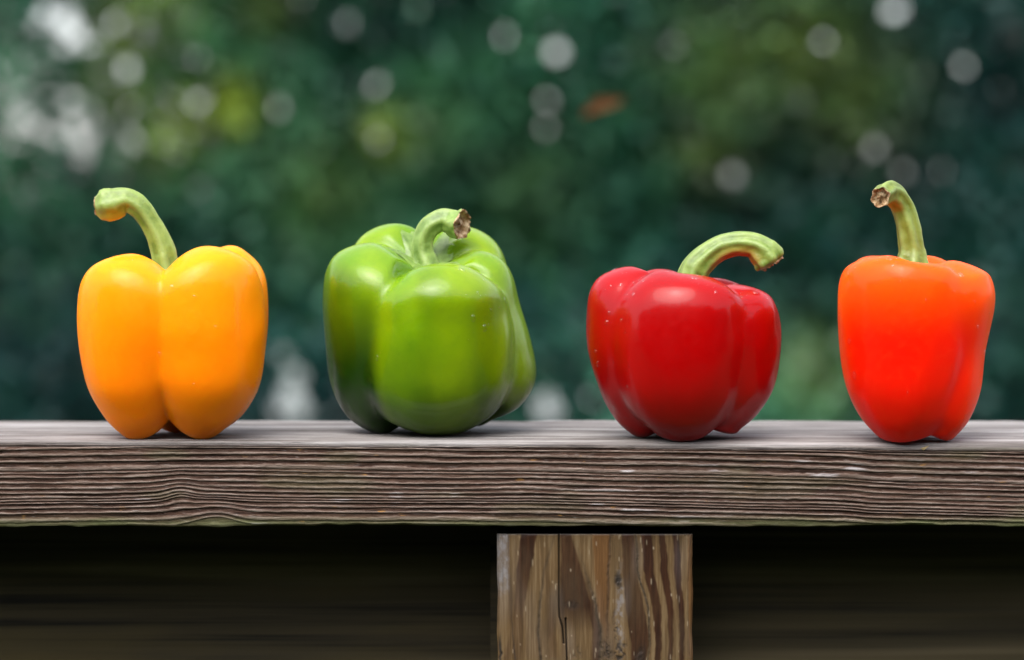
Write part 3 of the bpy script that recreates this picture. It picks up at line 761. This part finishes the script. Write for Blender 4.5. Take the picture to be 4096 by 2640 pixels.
SK_Y = mat_skin('yellow_pepper_skin', (.88, .195, .0002), (.90, .225, .0002), (.90, .34, .0004), .42, .5, (1, .38, .06), .22, .08)
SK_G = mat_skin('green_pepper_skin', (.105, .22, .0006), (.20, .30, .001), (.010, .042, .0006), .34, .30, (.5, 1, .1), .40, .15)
SK_R = mat_skin('red_pepper_skin', (.29, .0001, .0003), (.35, .0002, .0004), (.20, .0001, .0002), .34, .4, (1, .10, .06), .35, .10)
SK_O = mat_skin('orange_pepper_skin', (.76, .006, .0001), (.80, .009, .0001), (.86, .085, .0002), .40, .5, (1, .2, .05), .22, .08)
ST_Y = mat_stem('yellow_pepper_stem', (.10, .165, .016), (.20, .28, .045), (.62, .36, .01))
ST_G = mat_stem('green_pepper_stem', (.085, .155, .018), (.19, .29, .06), (.3, .3, .05))
ST_R = mat_stem('red_pepper_stem', (.085, .15, .016), (.19, .27, .045), (.42, .13, .01))
ST_O = mat_stem('orange_pepper_stem', (.10, .14, .010), (.18, .23, .028), (.24, .10, .01))

# yellow
QY = [.6, .85, .76, .86, .9]
pepper('yellow bell pepper with a stem hooked over to the left, leftmost on the railing', 405, 1026, .024,
       [dict(az=232, R=49.5, H=85.5, q=QY, o=dict(b3=.91, b4=.76, b5=.62, f=.47, zm=.72, zs=.88, sh=.035)), dict(az=311, R=52.0, H=89, q=QY, o=dict(b2=1.0, b3=.95, b4=.80, b5=.64, f=.47, zm=.66, zs=.87, sh=.035)),
        dict(az=30, R=46, H=89, q=QY, o=dict(f=.40, z0=1.0, s=.62)), dict(az=92, R=38, H=80, q=QY, o=dict(f=.62, b5=.78, b4=.88)), dict(az=166, R=45, H=81.5, q=QY, o=dict(f=.40, z0=1.0, s=.64, sh=.035))],
       72, 11, SK_Y, ST_Y,
       [(385, 603, 30), (378, 572, 28), (356, 525, 24.5), (328, 484, 25.5), (298, 466, 28), (266, 473, 37), (240, 477, 35), (224, 478, 20)], 0, 1, p=40, kap=1.15,
       shading_tint=lambda a, t, c, P: sstep(.040, .085, P[..., 2]) * .5, ripe=(.62, 1.2, .5), drops=26, ridges=5,  # lit upper part painted yellower
       dreg=lambda a, t: 1.0 if 180 < a < 360 and .25 < t < .7 else .05)
# green
QG = [.6, .78, .64, .78, .85]
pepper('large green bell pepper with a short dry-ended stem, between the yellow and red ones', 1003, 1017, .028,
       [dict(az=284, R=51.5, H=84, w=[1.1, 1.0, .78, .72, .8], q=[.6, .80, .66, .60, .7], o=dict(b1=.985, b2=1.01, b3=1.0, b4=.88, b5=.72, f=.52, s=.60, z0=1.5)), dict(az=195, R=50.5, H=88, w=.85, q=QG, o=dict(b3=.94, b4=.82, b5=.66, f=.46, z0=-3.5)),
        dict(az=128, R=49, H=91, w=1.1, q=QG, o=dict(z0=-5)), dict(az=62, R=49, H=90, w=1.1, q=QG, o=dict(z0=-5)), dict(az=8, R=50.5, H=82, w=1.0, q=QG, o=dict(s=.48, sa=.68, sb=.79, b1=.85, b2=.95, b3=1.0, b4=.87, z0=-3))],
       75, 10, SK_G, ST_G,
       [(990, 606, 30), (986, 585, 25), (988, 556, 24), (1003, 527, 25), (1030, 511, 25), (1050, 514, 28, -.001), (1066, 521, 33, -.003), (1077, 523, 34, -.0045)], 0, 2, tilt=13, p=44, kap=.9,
       shading_tint=lambda a, t, c, P: .8 * sstep(.050, .004, P[..., 2]) * (.7 + .3 * noise2(P[..., 0] * 90, P[..., 2] * 70, 5)) + .28 * sstep(.0, .9, noise2(P[..., 0] * 75 + 4, P[..., 2] * 42, 6)) * sstep(.1, .3, t) + .85 * sstep(246, 232, a) * sstep(150, 185, a) * sstep(.30, .55, t),  # own dark green and mottling, with shade painted in towards the base
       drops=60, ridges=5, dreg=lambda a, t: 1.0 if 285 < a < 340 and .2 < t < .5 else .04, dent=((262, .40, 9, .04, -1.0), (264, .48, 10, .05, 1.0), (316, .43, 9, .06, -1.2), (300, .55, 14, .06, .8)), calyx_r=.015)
# red
QR = [.5, .74, .64, .78, .85]
pepper('red bell pepper with a thick stem arching to the right', 1592, 1029, .022,
       [dict(az=266, R=45, H=76.5, w=[.7, .70, .70, .84, 1.0], q=[.5, .7, .62, .74, .8], o=dict(f=.46, b4=.79, b3=.92)), dict(az=186, R=44.5, H=79.5, q=QR, o=dict(f=.42, z0=.6, b3=.88, b4=.73, b5=.58)),
        dict(az=342, R=45.5, H=71.5, w=.9, q=[.5, .74, .64, .82, .85], o=dict(b3=.92, b4=.78, f=.52, z0=2.6)), dict(az=45, R=42, H=74, q=QR, o=dict(z0=3)), dict(az=115, R=42, H=78, q=QR, o=dict(z0=1))],
       62, 9, SK_R, ST_R,
       [(1612, 652, 34), (1622, 625, 33), (1647, 598, 30), (1682, 575, 28), (1722, 566, 27), (1758, 570, 29), (1783, 588, 36), (1797, 604, 38), (1803, 612, 27)], 0, 3, p=40,
       shading_tint=lambda a, t, c, P: .4 * sstep(.05, .01, P[..., 2]), ripe=(.30, .75, .9), drops=240, ridges=7, notch=((236, -3.0, 20, .22),),  # shade on the lower part painted into the red
       dreg=lambda a, t: 1.0 if (150 < a < 360 and t < .36) else (.45 if 150 < a < 235 else .02))
# orange
QO = [.55, .70, .62, .62, .6]
pepper('narrow orange bell pepper with an upright curved stem, rightmost on the railing', 2125, 1033, .022,
       [dict(az=243, R=40.0, H=85, w=.66, q=QO, o=dict(b1=1.0, b2=.955, b3=.875, b4=.73, b5=.57, f=.42, zs=.925, sh=.014, zm=.78, s=.56)), dict(az=334, R=38.6, H=82.5, w=.95, q=[.55, .70, .6, .58, .55], o=dict(b1=1.0, b2=.885, b3=.83, b4=.72, b5=.58, f=.44, z0=.3, zm=.76, zs=.90)),
        dict(az=60, R=36, H=84.5, q=QO, o=dict(b2=.92, b3=.85, b4=.66, z0=1)), dict(az=125, R=37, H=84.3, q=QO, o=dict(z0=1, b4=.68, s=.60, sh=.02))],
       77, 9, SK_O, ST_O,
       [(2128, 606, 37), (2128, 594, 33), (2127, 580, 29), (2124, 555, 28), (2118, 520, 27), (2106, 482, 26), (2088, 455, 27, -.003), (2070, 448, 27, -.007), (2058, 455, 26, -.012), (2054, 458, 24, -.015)], 0, 4, p=36,
       shading_tint=lambda a, t, c, P: 1.0 * sstep(.045, .082, P[..., 2]) + .55 * sstep(222, 190, a) * sstep(150, 180, a) + .4 * sstep(305, 335, a), ripe=(.72, 1.2, .35), drops=170, ridges=6, notch=((268, 5.0, 17, .20),),  # lit top and translucent edges painted a lighter orange
       dreg=lambda a, t: 1.0 if (200 < a < 350 and t < .34) else (.3 if 180 < a < 225 or a > 290 else .03), calyx_r=.012)

# ------------------------------------------------------------------ tiny chip on the edge under the orange pepper
c = wp(2157, 1046, -.0005)
Vc = np.array([(-.0018, 0, 0), (.0002, -.0006, .0007), (.0021, .0001, .0012), (.0012, .0006, .0003), (-.0004, .0004, -.0010), (.0003, -.0002, -.0004)])
me = bpy.data.meshes.new('wood_chip'); me.from_pydata([tuple(v) for v in Vc], [], [(0, 1, 5), (1, 2, 5), (2, 3, 5), (3, 4, 5), (4, 0, 5), (0, 4, 3), (0, 3, 2), (0, 2, 1)]); me.update()
o = link('wood_chip', me, mat_plain('pale_chip', [(.3, (.35, .24, .12)), (.7, (.5, .38, .2))], 300), loc=c)
o['label'] = 'tiny tan wood chip on the board edge under the orange pepper'; o['category'] = 'wood chip'
